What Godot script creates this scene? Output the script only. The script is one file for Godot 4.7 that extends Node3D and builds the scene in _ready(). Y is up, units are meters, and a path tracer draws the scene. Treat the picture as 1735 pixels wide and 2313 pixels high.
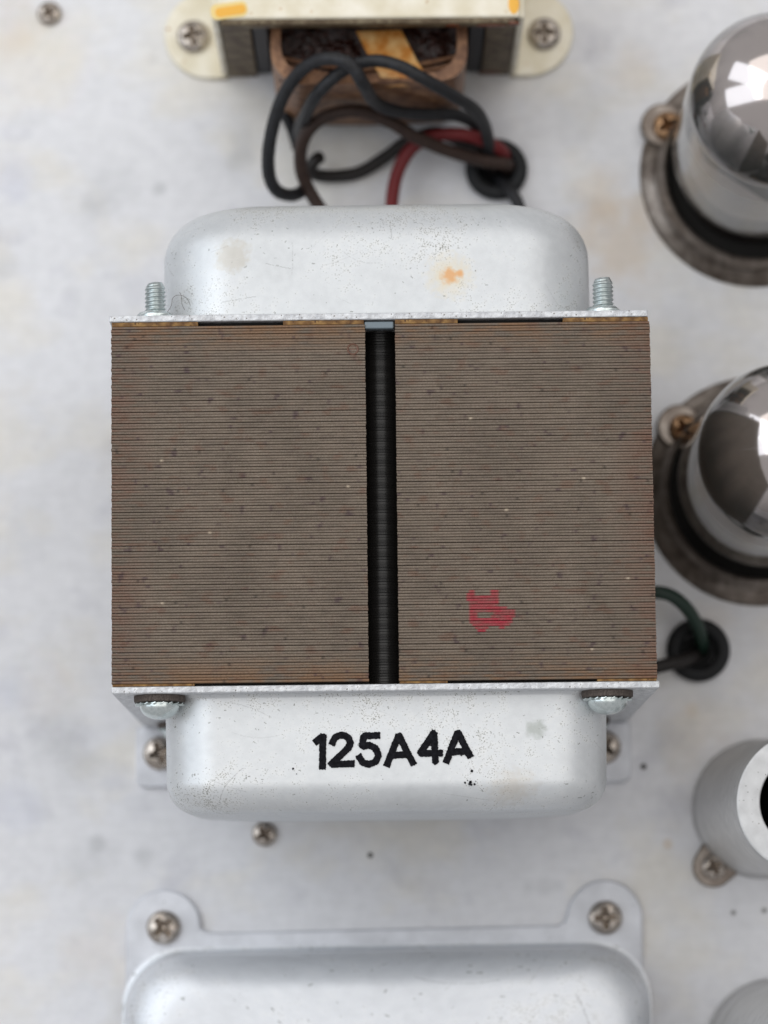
extends Node3D
# All shape builders below work in millimetres; meshes are scaled to metres when committed.

class M:
	var v := PackedVector3Array()
	var uv := PackedVector2Array()
	var col := PackedColorArray()
	var idx := PackedInt32Array()
	var xf := Transform3D()
	var use_col := false
	var use_uv := false
	func add(p: Vector3, t := Vector2.ZERO, c := Color.WHITE) -> int:
		v.append(xf * p)
		uv.append(t)
		col.append(c)
		return v.size() - 1
	func tri(a: int, b: int, c: int) -> void:
		idx.append(a)
		idx.append(c)
		idx.append(b)
	func quad(a: int, b: int, c: int, d: int) -> void:
		tri(a, b, c)
		tri(a, c, d)
	func grid(rows: Array, wrap := false, flip := false, uvs: Array = [], cols: Array = []) -> void:
		var first := []
		for i in rows.size():
			first.append(v.size())
			var r: PackedVector3Array = rows[i]
			for j in r.size():
				add(r[j], uvs[i][j] if uvs.size() else Vector2.ZERO, cols[i][j] if cols.size() else Color.WHITE)
		var n: int = rows[0].size()
		for i in rows.size() - 1:
			for j in (n if wrap else n - 1):
				var k := (j + 1) % n
				if flip:
					quad(first[i] + j, first[i + 1] + j, first[i + 1] + k, first[i] + k)
				else:
					quad(first[i] + j, first[i] + k, first[i + 1] + k, first[i + 1] + j)
	func fan(r: PackedVector3Array, centre: Vector3, flip := false) -> void:
		var c := add(centre)
		var f := v.size()
		for p in r:
			add(p)
		for j in r.size():
			if flip:
				tri(c, f + (j + 1) % r.size(), f + j)
			else:
				tri(c, f + j, f + (j + 1) % r.size())
	# profile of (radius, height), outside on the right when walking upwards; creases split by themselves
	func lathe(prof: Array, seg := 48, crease := 0.6) -> void:
		var run := [prof[0]]
		for i in range(1, prof.size()):
			run.append(prof[i])
			var last := i == prof.size() - 1
			var sharp := false
			if not last:
				var d0: Vector2 = (prof[i] - prof[i - 1]).normalized()
				var d1: Vector2 = (prof[i + 1] - prof[i]).normalized()
				sharp = absf(d0.angle_to(d1)) > crease
			if last or sharp:
				var rows := []
				for p in run:
					var r := PackedVector3Array()
					for j in seg:
						var a := TAU * j / seg
						r.append(Vector3(p.x * cos(a), p.y, -p.x * sin(a)))
					rows.append(r)
				grid(rows, true)
				run = [prof[i]]
	# box with rounded edges
	func rbox(c: Vector3, size: Vector3, r := 0.3, n := 2) -> void:
		var h := size / 2.0
		r = minf(r, minf(h.x, minf(h.y, h.z)) * 0.98)
		var ang := []
		for i in n + 1:
			ang.append([-1.0, tan(-PI / 4 + PI / 4 * i / n)])
		for i in n + 1:
			ang.append([1.0, tan(PI / 4 * i / n)])
		var core := h - Vector3(r, r, r)
		for axis in 3:
			for s in [-1.0, 1.0]:
				var b := (axis + 1) % 3
				var d := (axis + 2) % 3
				var rows := []
				for u in ang:
					var row := PackedVector3Array()
					for w in ang:
						var dir := Vector3()
						dir[axis] = s
						dir[b] = u[1]
						dir[d] = w[1]
						dir = dir.normalized()
						var q := Vector3()
						q[axis] = s * core[axis]
						q[b] = u[0] * core[b]
						q[d] = w[0] * core[d]
						row.append(c + q + dir * r)
					rows.append(row)
				grid(rows, false, s > 0)
	func tube(path: PackedVector3Array, rad: float, seg := 14, wob := 0.0) -> void:
		var up := Vector3(0.13, 0.97, 0.2).normalized()
		var rows := []
		for i in path.size():
			var t: Vector3 = (path[mini(i + 1, path.size() - 1)] - path[maxi(i - 1, 0)]).normalized()
			up = (up - t * up.dot(t)).normalized()
			var side := t.cross(up)
			var r := PackedVector3Array()
			var rr := rad * (1.0 + wob * sin(i * 1.7) * 0.5 + wob * sin(i * 0.61 + 1.0))
			for j in seg:
				var a := TAU * j / seg
				r.append(path[i] + (up * cos(a) + side * sin(a)) * rr)
			rows.append(r)
		grid(rows, true, true)
		fan(rows[0], path[0], false)
		fan(rows[-1], path[-1], true)
	# extruded outline in x,z between two heights, with a chamfered upper edge
	func prism(poly: PackedVector2Array, y0: float, y1: float, cham := 0.25) -> void:
		if Geometry2D.is_polygon_clockwise(poly):
			poly.reverse()
		var n := poly.size()
		var inn := PackedVector2Array()
		for i in n:
			var a := (poly[i] - poly[(i + n - 1) % n]).normalized()
			var b := (poly[(i + 1) % n] - poly[i]).normalized()
			var na := Vector2(-a.y, a.x)
			var nb := Vector2(-b.y, b.x)
			var m := (na + nb).normalized()
			inn.append(poly[i] + m * cham / maxf(0.4, m.dot(na)))
		var lo := PackedVector3Array()
		var mid := PackedVector3Array()
		var top := PackedVector3Array()
		for i in n:
			lo.append(Vector3(poly[i].x, y0, poly[i].y))
			mid.append(Vector3(poly[i].x, y1 - cham, poly[i].y))
			top.append(Vector3(inn[i].x, y1, inn[i].y))
		var flip := true
		grid([lo, mid], true, flip)
		grid([mid, top], true, flip)
		var tri_ := Geometry2D.triangulate_polygon(inn)
		var f := v.size()
		for p in top:
			add(p)
		for i in range(0, tri_.size(), 3):
			up_tri(f + tri_[i], f + tri_[i + 1], f + tri_[i + 2])
	func up_tri(a: int, b: int, c: int) -> void:
		if (v[b] - v[a]).cross(v[c] - v[a]).dot(xf.basis.y) < 0:
			tri(a, c, b)
		else:
			tri(a, b, c)
	func mesh(mat: Material) -> ArrayMesh:
		var nrm := PackedVector3Array()
		nrm.resize(v.size())
		for i in range(0, idx.size(), 3):
			var a := idx[i]
			var b := idx[i + 2]
			var c := idx[i + 1]
			var n := (v[b] - v[a]).cross(v[c] - v[a])
			nrm[a] += n
			nrm[b] += n
			nrm[c] += n
		var out := PackedVector3Array()
		out.resize(v.size())
		for i in v.size():
			out[i] = v[i] * 0.001
			nrm[i] = nrm[i].normalized() if nrm[i].length_squared() > 1e-20 else Vector3.UP
		var arr := []
		arr.resize(Mesh.ARRAY_MAX)
		arr[Mesh.ARRAY_VERTEX] = out
		arr[Mesh.ARRAY_NORMAL] = nrm
		if use_uv:
			arr[Mesh.ARRAY_TEX_UV] = uv
		if use_col:
			arr[Mesh.ARRAY_COLOR] = col
		arr[Mesh.ARRAY_INDEX] = idx
		var am := ArrayMesh.new()
		am.add_surface_from_arrays(Mesh.PRIMITIVE_TRIANGLES, arr)
		am.surface_set_material(0, mat)
		return am

var mats := {}
var taken := {}

func numbered(n: String) -> String:
	taken[n] = taken.get(n, -1) + 1
	return n if taken[n] == 0 else "%s_%03d" % [n, taken[n]]

func tag(o: Node, label: String, category: String, group := "") -> Node:
	o.set_meta("label", label)
	o.set_meta("category", category)
	if group:
		o.set_meta("group", group)
	return o

func thing(called: String, label: String, category: String, at := Vector3.ZERO, turn := 0.0, group := "") -> Node3D:
	var o := Node3D.new()
	o.name = numbered(called)
	add_child(o)
	o.position = at * 0.001
	o.rotation.y = turn
	tag(o, label, category, group)
	return o

func part(called: String, m: M, mat: Material, parent: Node = null) -> MeshInstance3D:
	var o := MeshInstance3D.new()
	o.mesh = m.mesh(mat)
	o.name = called if parent else numbered(called)
	(parent if parent else self).add_child(o, true)
	return o

func share(called: String, mesh: Mesh, parent: Node, at: Vector3, turn := 0.0) -> MeshInstance3D:
	var o := MeshInstance3D.new()
	o.mesh = mesh
	o.name = called
	parent.add_child(o, true)
	o.position = at * 0.001
	o.rotation.y = turn
	return o

# ---------------------------------------------------------------- materials
func lin(r: float, g: float, b: float) -> Color:
	return Color(r, g, b).linear_to_srgb()

func mat(called: String, c: Color, rough: float, metal := 0.0) -> StandardMaterial3D:
	var m := StandardMaterial3D.new()
	m.resource_name = called
	m.albedo_color = c
	m.roughness = rough
	m.metallic = metal
	mats[called] = m
	return m

func noise(kind: int, freq: float, sd: int, oct := 3) -> FastNoiseLite:
	var n := FastNoiseLite.new()
	n.noise_type = kind
	n.frequency = freq
	n.seed = sd
	n.fractal_octaves = oct
	return n

# tileable mottle with specks: colours run from a to b, specks of colour s
func grain(sd: int, size: int, a: Color, b: Color, s: Color, specks: int, spread := 1.5, freq := 0.02) -> ImageTexture:
	var n := noise(FastNoiseLite.TYPE_SIMPLEX_SMOOTH, freq, sd, 5)
	var src := n.get_seamless_image(size, size)
	src.convert(Image.FORMAT_L8)
	var d := src.get_data()
	var out := PackedByteArray()
	out.resize(size * size * 3)
	for i in size * size:
		var t := d[i] / 255.0
		var c := a.lerp(b, t)
		out[i * 3] = int(c.r * 255)
		out[i * 3 + 1] = int(c.g * 255)
		out[i * 3 + 2] = int(c.b * 255)
	var im := Image.create_from_data(size, size, false, Image.FORMAT_RGB8, out)
	var r := RandomNumberGenerator.new()
	r.seed = sd
	for k in specks:
		var x := r.randi() % size
		var y := r.randi() % size
		var w := r.randf() * spread
		var f := r.randf_range(0.25, 0.95)
		for dx in range(-int(w), int(w) + 1):
			for dy in range(-int(w), int(w) + 1):
				if dx * dx + dy * dy <= w * w and r.randf() < 0.8:
					var px := posmod(x + dx, size)
					var py := posmod(y + dy, size)
					im.set_pixel(px, py, im.get_pixel(px, py).lerp(s, f))
	return ImageTexture.create_from_image(im)

func bumps(sd: int, size: int, freq: float, oct := 4) -> ImageTexture:
	var im := noise(FastNoiseLite.TYPE_SIMPLEX_SMOOTH, freq, sd, oct).get_seamless_image(size, size)
	return ImageTexture.create_from_image(im)

func tri_map(m: StandardMaterial3D, tile_mm: float) -> StandardMaterial3D:
	m.uv1_triplanar = true
	m.uv1_triplanar_sharpness = 4.0
	m.uv1_scale = Vector3.ONE * (1000.0 / tile_mm)
	return m

# silver paint of an end bell: speckles, scuffs, and the stains given as [u, v, radius px, colour, strength]
func bell_paint(sd: int, w: int, h: int, stains: Array, wear: float) -> ImageTexture:
	var n1 := noise(FastNoiseLite.TYPE_SIMPLEX_SMOOTH, 0.006, sd, 4)
	var n2 := noise(FastNoiseLite.TYPE_SIMPLEX_SMOOTH, 0.05, sd + 1, 3)
	var n3 := noise(FastNoiseLite.TYPE_SIMPLEX, 0.4, sd + 2, 2)
	n3.domain_warp_enabled = false
	var out := PackedByteArray()
	out.resize(w * h * 3)
	var i := 0
	for y in h:
		for x in w:
			var a := n1.get_noise_2d(x, y)
			var b := n2.get_noise_2d(x, y)
			var c := n3.get_noise_2d(x, y)
			var k := 0.93 + 0.045 * a + 0.025 * b + 0.012 * c
			var dirt := clampf((c - 0.74 + 0.55 * a + 0.35 * b) * 3.0, 0.0, 1.0) * wear
			var warm := clampf(b * 0.6 + a * 0.6, 0.0, 1.0) * 0.02
			out[i] = int(clampf((k * (1.0 - 0.5 * dirt)) * 248, 0, 255))
			out[i + 1] = int(clampf((k * (1.0 - 0.5 * dirt) - warm * 0.4) * 252, 0, 255))
			out[i + 2] = int(clampf((k * (1.0 - 0.53 * dirt) - warm) * 255, 0, 255))
			i += 3
	var im := Image.create_from_data(w, h, false, Image.FORMAT_RGB8, out)
	for s in stains:
		var r: float = s[2]
		for y in range(maxi(0, int(s[1] - r)), mini(h, int(s[1] + r))):
			for x in range(maxi(0, int(s[0] - r)), mini(w, int(s[0] + r))):
				var q := Vector2(x - s[0], y - s[1]).length() / r
				q += 0.35 * n2.get_noise_2d(x * 1.6, y * 1.6)
				var f: float = clampf((1.0 - q) * s[5], 0.0, 1.0) * s[4]
				if f > 0:
					im.set_pixel(x, y, im.get_pixel(x, y).lerp(s[3], f))
	# scattered grime, thicker along the edges
	var rng := RandomNumberGenerator.new()
	rng.seed = sd
	var spots := []
	for k in 46:
		spots.append([rng.randf() * w, rng.randf() * h, rng.randf_range(8.0, 70.0)])
	for k in int(760 * wear):
		var x := rng.randi() % w
		var y := int(h * rng.randf())
		if rng.randf() < 0.8:
			var sp: Array = spots[rng.randi() % spots.size()]
			x = clampi(int(sp[0] + rng.randfn() * sp[2]), 0, w - 1)
			y = clampi(int(sp[1] + rng.randfn() * sp[2] * 0.45), 0, h - 1)
		var l := rng.randi() % 5
		var dir := rng.randf() * TAU
		var f := rng.randf_range(0.15, 0.75)
		for t in l + 1:
			var px := clampi(x + int(cos(dir) * t), 0, w - 1)
			var py := clampi(y + int(sin(dir) * t), 0, h - 1)
			im.set_pixel(px, py, im.get_pixel(px, py).lerp(Color(0.32, 0.33, 0.3), f))
	# scratches and rubs
	for k in int(70 * wear):
		var x := rng.randf() * w
		var y := rng.randf() * h
		var dir := rng.randfn() * 0.5 + (PI / 2 if rng.randf() < 0.3 else 0.0)
		var bend := rng.randfn() * 0.012
		var f := rng.randf_range(0.06, 0.3)
		var c := Color(0.42, 0.42, 0.41) if rng.randf() < 0.65 else Color(1, 1, 1)
		for t in rng.randi_range(10, 70):
			var px := clampi(int(x), 0, w - 1)
			var py := clampi(int(y), 0, h - 1)
			if rng.randf() < 0.8:
				im.set_pixel(px, py, im.get_pixel(px, py).lerp(c, f))
			x += cos(dir)
			y += sin(dir)
			dir += bend
	return ImageTexture.create_from_image(im)

func chassis_paint() -> ImageTexture:
	var w := 832
	var h := 1024
	var n1 := noise(FastNoiseLite.TYPE_SIMPLEX_SMOOTH, 0.0045, 5, 5)
	var n2 := noise(FastNoiseLite.TYPE_SIMPLEX_SMOOTH, 0.016, 6, 5)
	var n3 := noise(FastNoiseLite.TYPE_SIMPLEX_SMOOTH, 0.011, 7, 4)
	var n5 := noise(FastNoiseLite.TYPE_SIMPLEX_SMOOTH, 0.10, 19, 3)
	var n4 := noise(FastNoiseLite.TYPE_SIMPLEX_SMOOTH, 0.07, 9, 3)
	var out := PackedByteArray()
	out.resize(w * h * 3)
	var i := 0
	for y in h:
		for x in w:
			var a := n1.get_noise_2d(x, y)
			var b := n2.get_noise_2d(x, y)
			var c := n3.get_noise_2d(x * 0.8, y)
			var k := 0.878 + 0.02 * a + 0.012 * b + 0.012 * n5.get_noise_2d(x * 0.25, y * 1.6) + 0.02 * n4.get_noise_2d(x, y)
			var tan_ := clampf(c * 1.6 + a * 0.8, 0.0, 1.0) * 0.028
			var grey := clampf(b * 1.2 - 0.3 - a * 0.4, 0.0, 1.0) * 0.10
			out[i] = int(clampf(k - grey + tan_ * 0.1, 0, 1) * 251)
			out[i + 1] = int(clampf(k - grey - tan_ * 0.35, 0, 1) * 252)
			out[i + 2] = int(clampf(k - grey * 0.85 - tan_ * 1.5, 0, 1) * 256)
			i += 3
	var im := Image.create_from_data(w, h, false, Image.FORMAT_RGB8, out)
	var tan_c := Color(0.80, 0.71, 0.60)
	var grey_c := Color(0.58, 0.59, 0.60)
	var dark_c := Color(0.2, 0.19, 0.18)
	# [place, radius mm, colour, strength]
	for s in [
		[Vector2(-82.07, -206.6), 16, Color(0.9, 0.86, 0.78), 0.5], [Vector2(-84.23, -215.99), 9, tan_c, 0.3], [Vector2(53.27, -166.22), 15, tan_c, 0.55], [Vector2(48.8, -176.52), 10, tan_c, 0.4], [Vector2(57.87, -172.4), 8, tan_c, 0.3],
		[Vector2(38.61, -164.16), 9, tan_c, 0.2], [Vector2(-62.97, -177.55), 9, grey_c, 0.22], [Vector2(-65.95, -172.4), 6, grey_c, 0.25], [Vector2(-34.18, -184.27), 5, grey_c, 0.45], [Vector2(-51.34, -178.07), 2.2, grey_c, 0.5], [Vector2(-33.2, -189.97), 5, grey_c, 0.25],
		[Vector2(-72.12, -52.1), 9, grey_c, 0.28], [Vector2(-69.09, -47.15), 7, grey_c, 0.2], [Vector2(-77.23, -64.02), 10, tan_c, 0.12], [Vector2(-65.87, -24.46), 8, grey_c, 0.2], [Vector2(-64.44, -28.89), 3, grey_c, 0.4], [Vector2(-53.56, -26.43), 3, grey_c, 0.35],
		[Vector2(-85.78, -180.65), 8, Color(0.72, 0.74, 0.84), 0.4], [Vector2(-86, -160.05), 7, grey_c, 0.3], [Vector2(-84.17, -63.03), 8, Color(0.72, 0.74, 0.82), 0.4], [Vector2(-82.82, -37.26), 9, Color(0.74, 0.76, 0.84), 0.35], [Vector2(-62.71, -4.88), 12, tan_c, 0.18],
		[Vector2(68.67, -54.08), 12, tan_c, 0.18], [Vector2(72.75, -63.03), 8, grey_c, 0.22], [Vector2(62.71, -53.09), 8, grey_c, 0.25], [Vector2(68.73, -59.05), 2.5, tan_c, 0.3], [Vector2(63.06, -28.89), 1.6, tan_c, 0.5],
		[Vector2(31.8, -19.56), 2.2, grey_c, 0.25], [Vector2(35.25, -19.46), 2.6, grey_c, 0.22], [Vector2(38.71, -19.75), 2.0, grey_c, 0.25], [Vector2(3.21, -23.48), 6, grey_c, 0.15], [Vector2(-76.92, -119.25), 14, grey_c, 0.1], [Vector2(-79.67, -99.05), 12, grey_c, 0.12],
		[Vector2(43.88, -196.19), 12, grey_c, 0.2], [Vector2(56.15, -206.6), 8, tan_c, 0.2], [Vector2(8.35, -177.55), 6, grey_c, 0.2], [Vector2(65.65, -143.67), 8, grey_c, 0.16], [Vector2(72.91, -76.99), 8, tan_c, 0.2],
		[Vector2(-3.21, -26.43), 0.75, dark_c, 1.0], [Vector2(57.89, -46.16), 0.85, dark_c, 1.0], [Vector2(77.58, -13.68), 0.75, dark_c, 0.5], [Vector2(84.48, -14.17), 0.75, dark_c, 0.5]]:
		var cx: float = (s[0].x + 130.0) / 260.0 * w
		var cy: float = (s[0].y + 260.0) / 320.0 * h
		var r: float = s[1] * 3.2
		for y in range(maxi(0, int(cy - r)), mini(h, int(cy + r) + 1)):
			for x in range(maxi(0, int(cx - r)), mini(w, int(cx + r) + 1)):
				var q := Vector2(x - cx, y - cy).length() / r + (0.5 * n2.get_noise_2d(x * 1.5, y * 1.5) if r > 4.0 else 0.0)
				var f: float = smoothstep(0.0, 1.0, clampf((1.0 - q) * (1.8 if r < 6.0 else 1.1), 0.0, 1.0)) * s[3] * (1.0 if r < 4.0 else (0.75 if s[2] == tan_c else 0.6))
				if f > 0.0:
					im.set_pixel(x, y, im.get_pixel(x, y).lerp(s[2], f))
	return ImageTexture.create_from_image(im)

func make_materials() -> void:
	var m := mat("chassis_paint", Color(1, 1, 1), 0.55, 0.15)
	m.albedo_texture = chassis_paint()
	m.uv1_triplanar = true
	m.uv1_world_triplanar = true
	m.uv1_triplanar_sharpness = 8.0
	m.uv1_scale = Vector3(1.0 / 0.26, 1.0 / 0.32, 1.0 / 0.32)
	m.uv1_offset = Vector3(0.5, 0.0, 260.0 / 320.0)
	mat("chassis_dark", lin(0.05, 0.05, 0.05), 0.8)

	m = tri_map(mat("silver_paint", Color(0.95, 0.96, 0.985), 0.5, 0.2), 60)
	m.albedo_texture = grain(31, 512, Color(0.83, 0.83, 0.83), Color(0.94, 0.94, 0.94), Color(0.4, 0.4, 0.38), 260, 1.4, 0.012)
	m = tri_map(mat("flange_metal", Color(0.95, 0.96, 0.98), 0.5, 0.25), 22)
	m.albedo_texture = grain(32, 512, Color(0.76, 0.76, 0.76), Color(0.99, 0.99, 0.98), Color(0.42, 0.39, 0.36), 700, 3.5, 0.02)
	m.heightmap_enabled = true
	m.heightmap_texture = bumps(33, 512, 0.03)
	m.heightmap_scale = 0.02

	m = tri_map(mat("lamination_steel", Color(1, 1, 1), 0.6, 0.2), 14)
	m.vertex_color_use_as_albedo = true
	m.albedo_texture = grain(41, 512, Color(0.84, 0.82, 0.80), Color(1, 1, 1), Color(0.6, 0.45, 0.38), 260, 2.5, 0.05)
	m.heightmap_enabled = true
	m.heightmap_texture = bumps(42, 512, 0.08)
	m.heightmap_scale = 0.006
	m = mat("slot_black", lin(0.009, 0.009, 0.009), 0.26)
	mat("tab_grey", lin(0.17, 0.21, 0.24), 0.5, 0.4)
	mat("rivet_brown", lin(0.15, 0.075, 0.05), 0.5, 0.2)
	mat("gap_black", lin(0.01, 0.009, 0.008), 0.9)
	m = tri_map(mat("insulating_paper", lin(0.42, 0.25, 0.08), 0.7), 18)
	m.albedo_texture = grain(44, 256, Color(0.45, 0.36, 0.28), Color(1, 1, 1), Color(0.25, 0.12, 0.05), 200, 3.0, 0.03)
	m = tri_map(mat("fibre_washer", lin(0.19, 0.155, 0.135), 0.9), 6)
	m.albedo_texture = grain(45, 256, Color(0.5, 0.5, 0.5), Color(1, 1, 1), Color(0.1, 0.08, 0.07), 300, 3.0, 0.05)
	m = tri_map(mat("zinc", Color(0.83, 0.86, 0.86), 0.3, 0.85), 9)
	m.albedo_texture = grain(46, 256, Color(0.8, 0.82, 0.82), Color(1, 1, 1), Color(0.45, 0.5, 0.5), 160, 2.5, 0.03)
	m = tri_map(mat("zinc_bright", Color(0.9, 0.93, 0.93), 0.24, 0.8), 9)
	m.albedo_texture = grain(47, 256, Color(0.85, 0.87, 0.87), Color(1, 1, 1), Color(0.5, 0.55, 0.55), 60, 2.0, 0.03)
	m = tri_map(mat("screw_nickel", lin(0.60, 0.55, 0.50), 0.27, 0.95), 7)
	m.albedo_texture = grain(48, 128, Color(0.8, 0.78, 0.76), Color(1, 1, 1), Color(0.35, 0.3, 0.25), 40, 2.5, 0.03)
	m = tri_map(mat("screw_brass", lin(0.5, 0.32, 0.19), 0.3, 0.95), 7)
	m.albedo_texture = grain(49, 128, Color(0.7, 0.66, 0.62), Color(1, 1, 1), Color(0.2, 0.15, 0.1), 60, 2.5, 0.03)
	m = tri_map(mat("ink", lin(0.016, 0.016, 0.021), 0.6), 8)
	m.metallic_specular = 0.22
	m.albedo_texture = grain(50, 256, Color(0.35, 0.35, 0.4), Color(1, 1, 1), Color(1, 1, 1), 300, 2.5, 0.03)

	m = tri_map(mat("cream_steel", lin(0.90, 0.86, 0.75), 0.40, 0.1), 55)
	m.albedo_texture = grain(51, 512, Color(0.90, 0.88, 0.82), Color(1.0, 1.0, 1.0), Color(0.66, 0.46, 0.22), 110, 3.5, 0.012)
	m = tri_map(mat("old_core", lin(0.22, 0.18, 0.115), 0.6, 0.1), 25)
	m.albedo_texture = grain(52, 256, Color(0.5, 0.42, 0.34), Color(1, 1, 1), Color(0.3, 0.14, 0.06), 150, 4.0, 0.02)
	mat("core_black", lin(0.03, 0.032, 0.038), 0.6)
	m = tri_map(mat("kraft_paper", lin(0.38, 0.205, 0.105), 0.5), 30)
	m.albedo_texture = grain(53, 512, Color(0.5, 0.40, 0.32), Color(1, 1, 1), Color(0.3, 0.13, 0.04), 220, 5.0, 0.015)
	m = tri_map(mat("burnt_winding", lin(0.055, 0.014, 0.007), 0.4), 16)
	m.albedo_texture = grain(54, 256, Color(0.25, 0.2, 0.2), Color(1, 1, 1), Color(0.9, 0.5, 0.3), 60, 4.0, 0.04)
	m.heightmap_enabled = true
	m.heightmap_texture = bumps(55, 256, 0.03)
	m.heightmap_scale = 0.05
	m = tri_map(mat("old_tape", lin(0.85, 0.58, 0.27), 0.4), 16)
	m.albedo_texture = grain(56, 256, Color(0.78, 0.5, 0.18), Color(1, 1, 1), Color(0.7, 0.4, 0.1), 30, 4.0, 0.012)
	mat("pale_glue", lin(0.86, 0.66, 0.26), 0.3)
	mat("amber_glue", lin(0.88, 0.46, 0.05), 0.3)
	mat("brown_varnish", lin(0.13, 0.035, 0.010), 0.25)

	m = tri_map(mat("wire_blue_black", lin(0.026, 0.028, 0.034), 0.6), 12)
	m.albedo_texture = grain(61, 256, Color(0.4, 0.36, 0.34), Color(0.85, 0.88, 0.92), Color(1.0, 0.9, 0.8), 160, 3.0, 0.03)
	m = tri_map(mat("wire_brown", lin(0.055, 0.029, 0.021), 0.6), 12)
	m.albedo_texture = grain(62, 256, Color(0.6, 0.55, 0.5), Color(1, 1, 1), Color(0.3, 0.2, 0.2), 60, 2.0, 0.03)
	mat("wire_black", lin(0.010, 0.007, 0.006), 0.6)
	mat("wire_red", lin(0.15, 0.008, 0.010), 0.6)
	mat("wire_green", lin(0.010, 0.030, 0.020), 0.5)
	m = tri_map(mat("rubber", lin(0.006, 0.007, 0.009), 0.7), 15)
	m.albedo_texture = grain(63, 128, Color(0.7, 0.7, 0.7), Color(1, 1, 1), Color(0.8, 0.8, 0.8), 30, 2.0, 0.03)

	m = mat("getter_mirror", Color(1, 1, 1), 0.11, 1.0)
	m.vertex_color_use_as_albedo = true
	m = mat("glass", Color(0.93, 0.95, 0.93, 0.05), 0.02)
	m.transparency = BaseMaterial3D.TRANSPARENCY_ALPHA
	m = mat("smoked_film", Color(0.30, 0.265, 0.225, 0.5), 0.15)
	m.transparency = BaseMaterial3D.TRANSPARENCY_ALPHA
	mat("glass_base", lin(0.30, 0.28, 0.25), 0.12, 0.0)
	m = tri_map(mat("anode_grey", lin(0.075, 0.078, 0.085), 0.5, 0.5), 20)
	m.albedo_texture = grain(71, 256, Color(0.7, 0.7, 0.7), Color(1, 1, 1), Color(0.3, 0.3, 0.3), 60, 3.0, 0.02)
	mat("mica", lin(0.55, 0.48, 0.44), 0.35)
	mat("bakelite", lin(0.014, 0.009, 0.007), 0.5)
	m = tri_map(mat("socket_metal", lin(0.36, 0.32, 0.285), 0.34, 0.7), 25)
	m.albedo_texture = grain(72, 256, Color(0.65, 0.62, 0.6), Color(1, 1, 1), Color(0.3, 0.25, 0.2), 60, 3.0, 0.02)
	m = tri_map(mat("shield_side", lin(0.72, 0.715, 0.71), 0.42, 0.6), 25)
	m.albedo_texture = grain(73, 256, Color(0.9, 0.9, 0.9), Color(1, 1, 1), Color(0.4, 0.4, 0.4), 60, 2.0, 0.02)
	m = tri_map(mat("shield_top", lin(0.72, 0.73, 0.74), 0.5, 0.2), 25)
	m.albedo_texture = grain(74, 256, Color(0.88, 0.88, 0.88), Color(1, 1, 1), Color(0.4, 0.38, 0.36), 90, 2.0, 0.02)
	mat("hair", lin(0.12, 0.1, 0.09), 0.5)

# ---------------------------------------------------------------- shared shapes
func round_rect(a: float, b: float, r: float, n := 10, straight := 1) -> PackedVector2Array:
	# closed outline, starting in the middle of the lower side and running anticlockwise
	var c := PackedVector2Array()
	r = minf(r, minf(a, b) - 0.01)
	var corners := [Vector2(a - r, -b + r), Vector2(a - r, b - r), Vector2(-a + r, b - r), Vector2(-a + r, -b + r)]
	var pts := [Vector2(0, -b)]
	for k in 4:
		for i in n + 1:
			var t := -PI / 2 + PI / 2 * k + PI / 2 * i / n
			pts.append(corners[k] + Vector2(cos(t), sin(t)) * r)
	pts.append(Vector2(0, -b))
	for i in pts.size() - 1:
		var p: Vector2 = pts[i]
		var q: Vector2 = pts[i + 1]
		var steps := 1 if p.distance_to(q) < r * 0.6 else straight
		for s in steps:
			c.append(p.lerp(q, float(s) / steps))
	return c

# deep-drawn cup: cross-section in x,y, drawn along +z from 0 to depth; uv by arc length (u round from below, v along the wall)
func cup(m: M, a: float, b: float, corner: float, depth: float, fillet: float, flare: float, draft: float, seg_fillet := 12) -> void:
	m.use_uv = true
	var prof := []   # (inset, z, arc)
	for i in 7:
		var t := PI / 2 * i / 6.0
		prof.append(Vector2(-flare * (1.0 - sin(t)), flare * (1.0 - cos(t))))
	var wall := depth - fillet
	for i in range(1, 6):
		prof.append(Vector2(draft * (wall - flare) * i / 5.0, flare + (wall - flare) * i / 5.0))
	var base: float = prof[-1].x
	for i in range(1, seg_fillet + 1):
		var t := PI / 2 * i / seg_fillet
		prof.append(Vector2(base + fillet * (1.0 - cos(t)), wall + fillet * sin(t)))
	for q in [[2.5, 0.2], [5.0, 0.4], [8.0, 0.6], [11.0, 0.75]]:
		prof.append(Vector2(base + fillet + q[0], depth + q[1]))
	var rows := []
	var uvs := []
	var arc := 0.0
	var total := 0.0
	for i in range(1, prof.size()):
		total += prof[i].distance_to(prof[i - 1])
	for i in prof.size():
		if i:
			arc += prof[i].distance_to(prof[i - 1])
		var ins: float = prof[i].x
		var o := round_rect(a - ins, b - ins, maxf(corner - maxf(ins, 0.0) * 0.25, 5.0), 14, 10)
		o.append(o[0])
		var row := PackedVector3Array()
		var uv := []
		var along := PackedFloat32Array([0.0])
		for j in range(1, o.size()):
			along.append(along[j - 1] + o[j].distance_to(o[j - 1]))
		for j in o.size():
			row.append(Vector3(o[j].x, o[j].y, prof[i].y))
			uv.append(Vector2(along[j] / along[-1], arc / total))
		rows.append(row)
		uvs.append(uv)
	m.grid(rows, false, false, uvs)
	var last: PackedVector3Array = rows[-1]
	last.resize(last.size() - 1)
	m.fan(last, Vector3(0, 0, depth + 0.9), true)
	for k in range(m.uv.size() - last.size() - 1, m.uv.size()):
		m.uv[k] = Vector2(0.3, 0.99)

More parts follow.
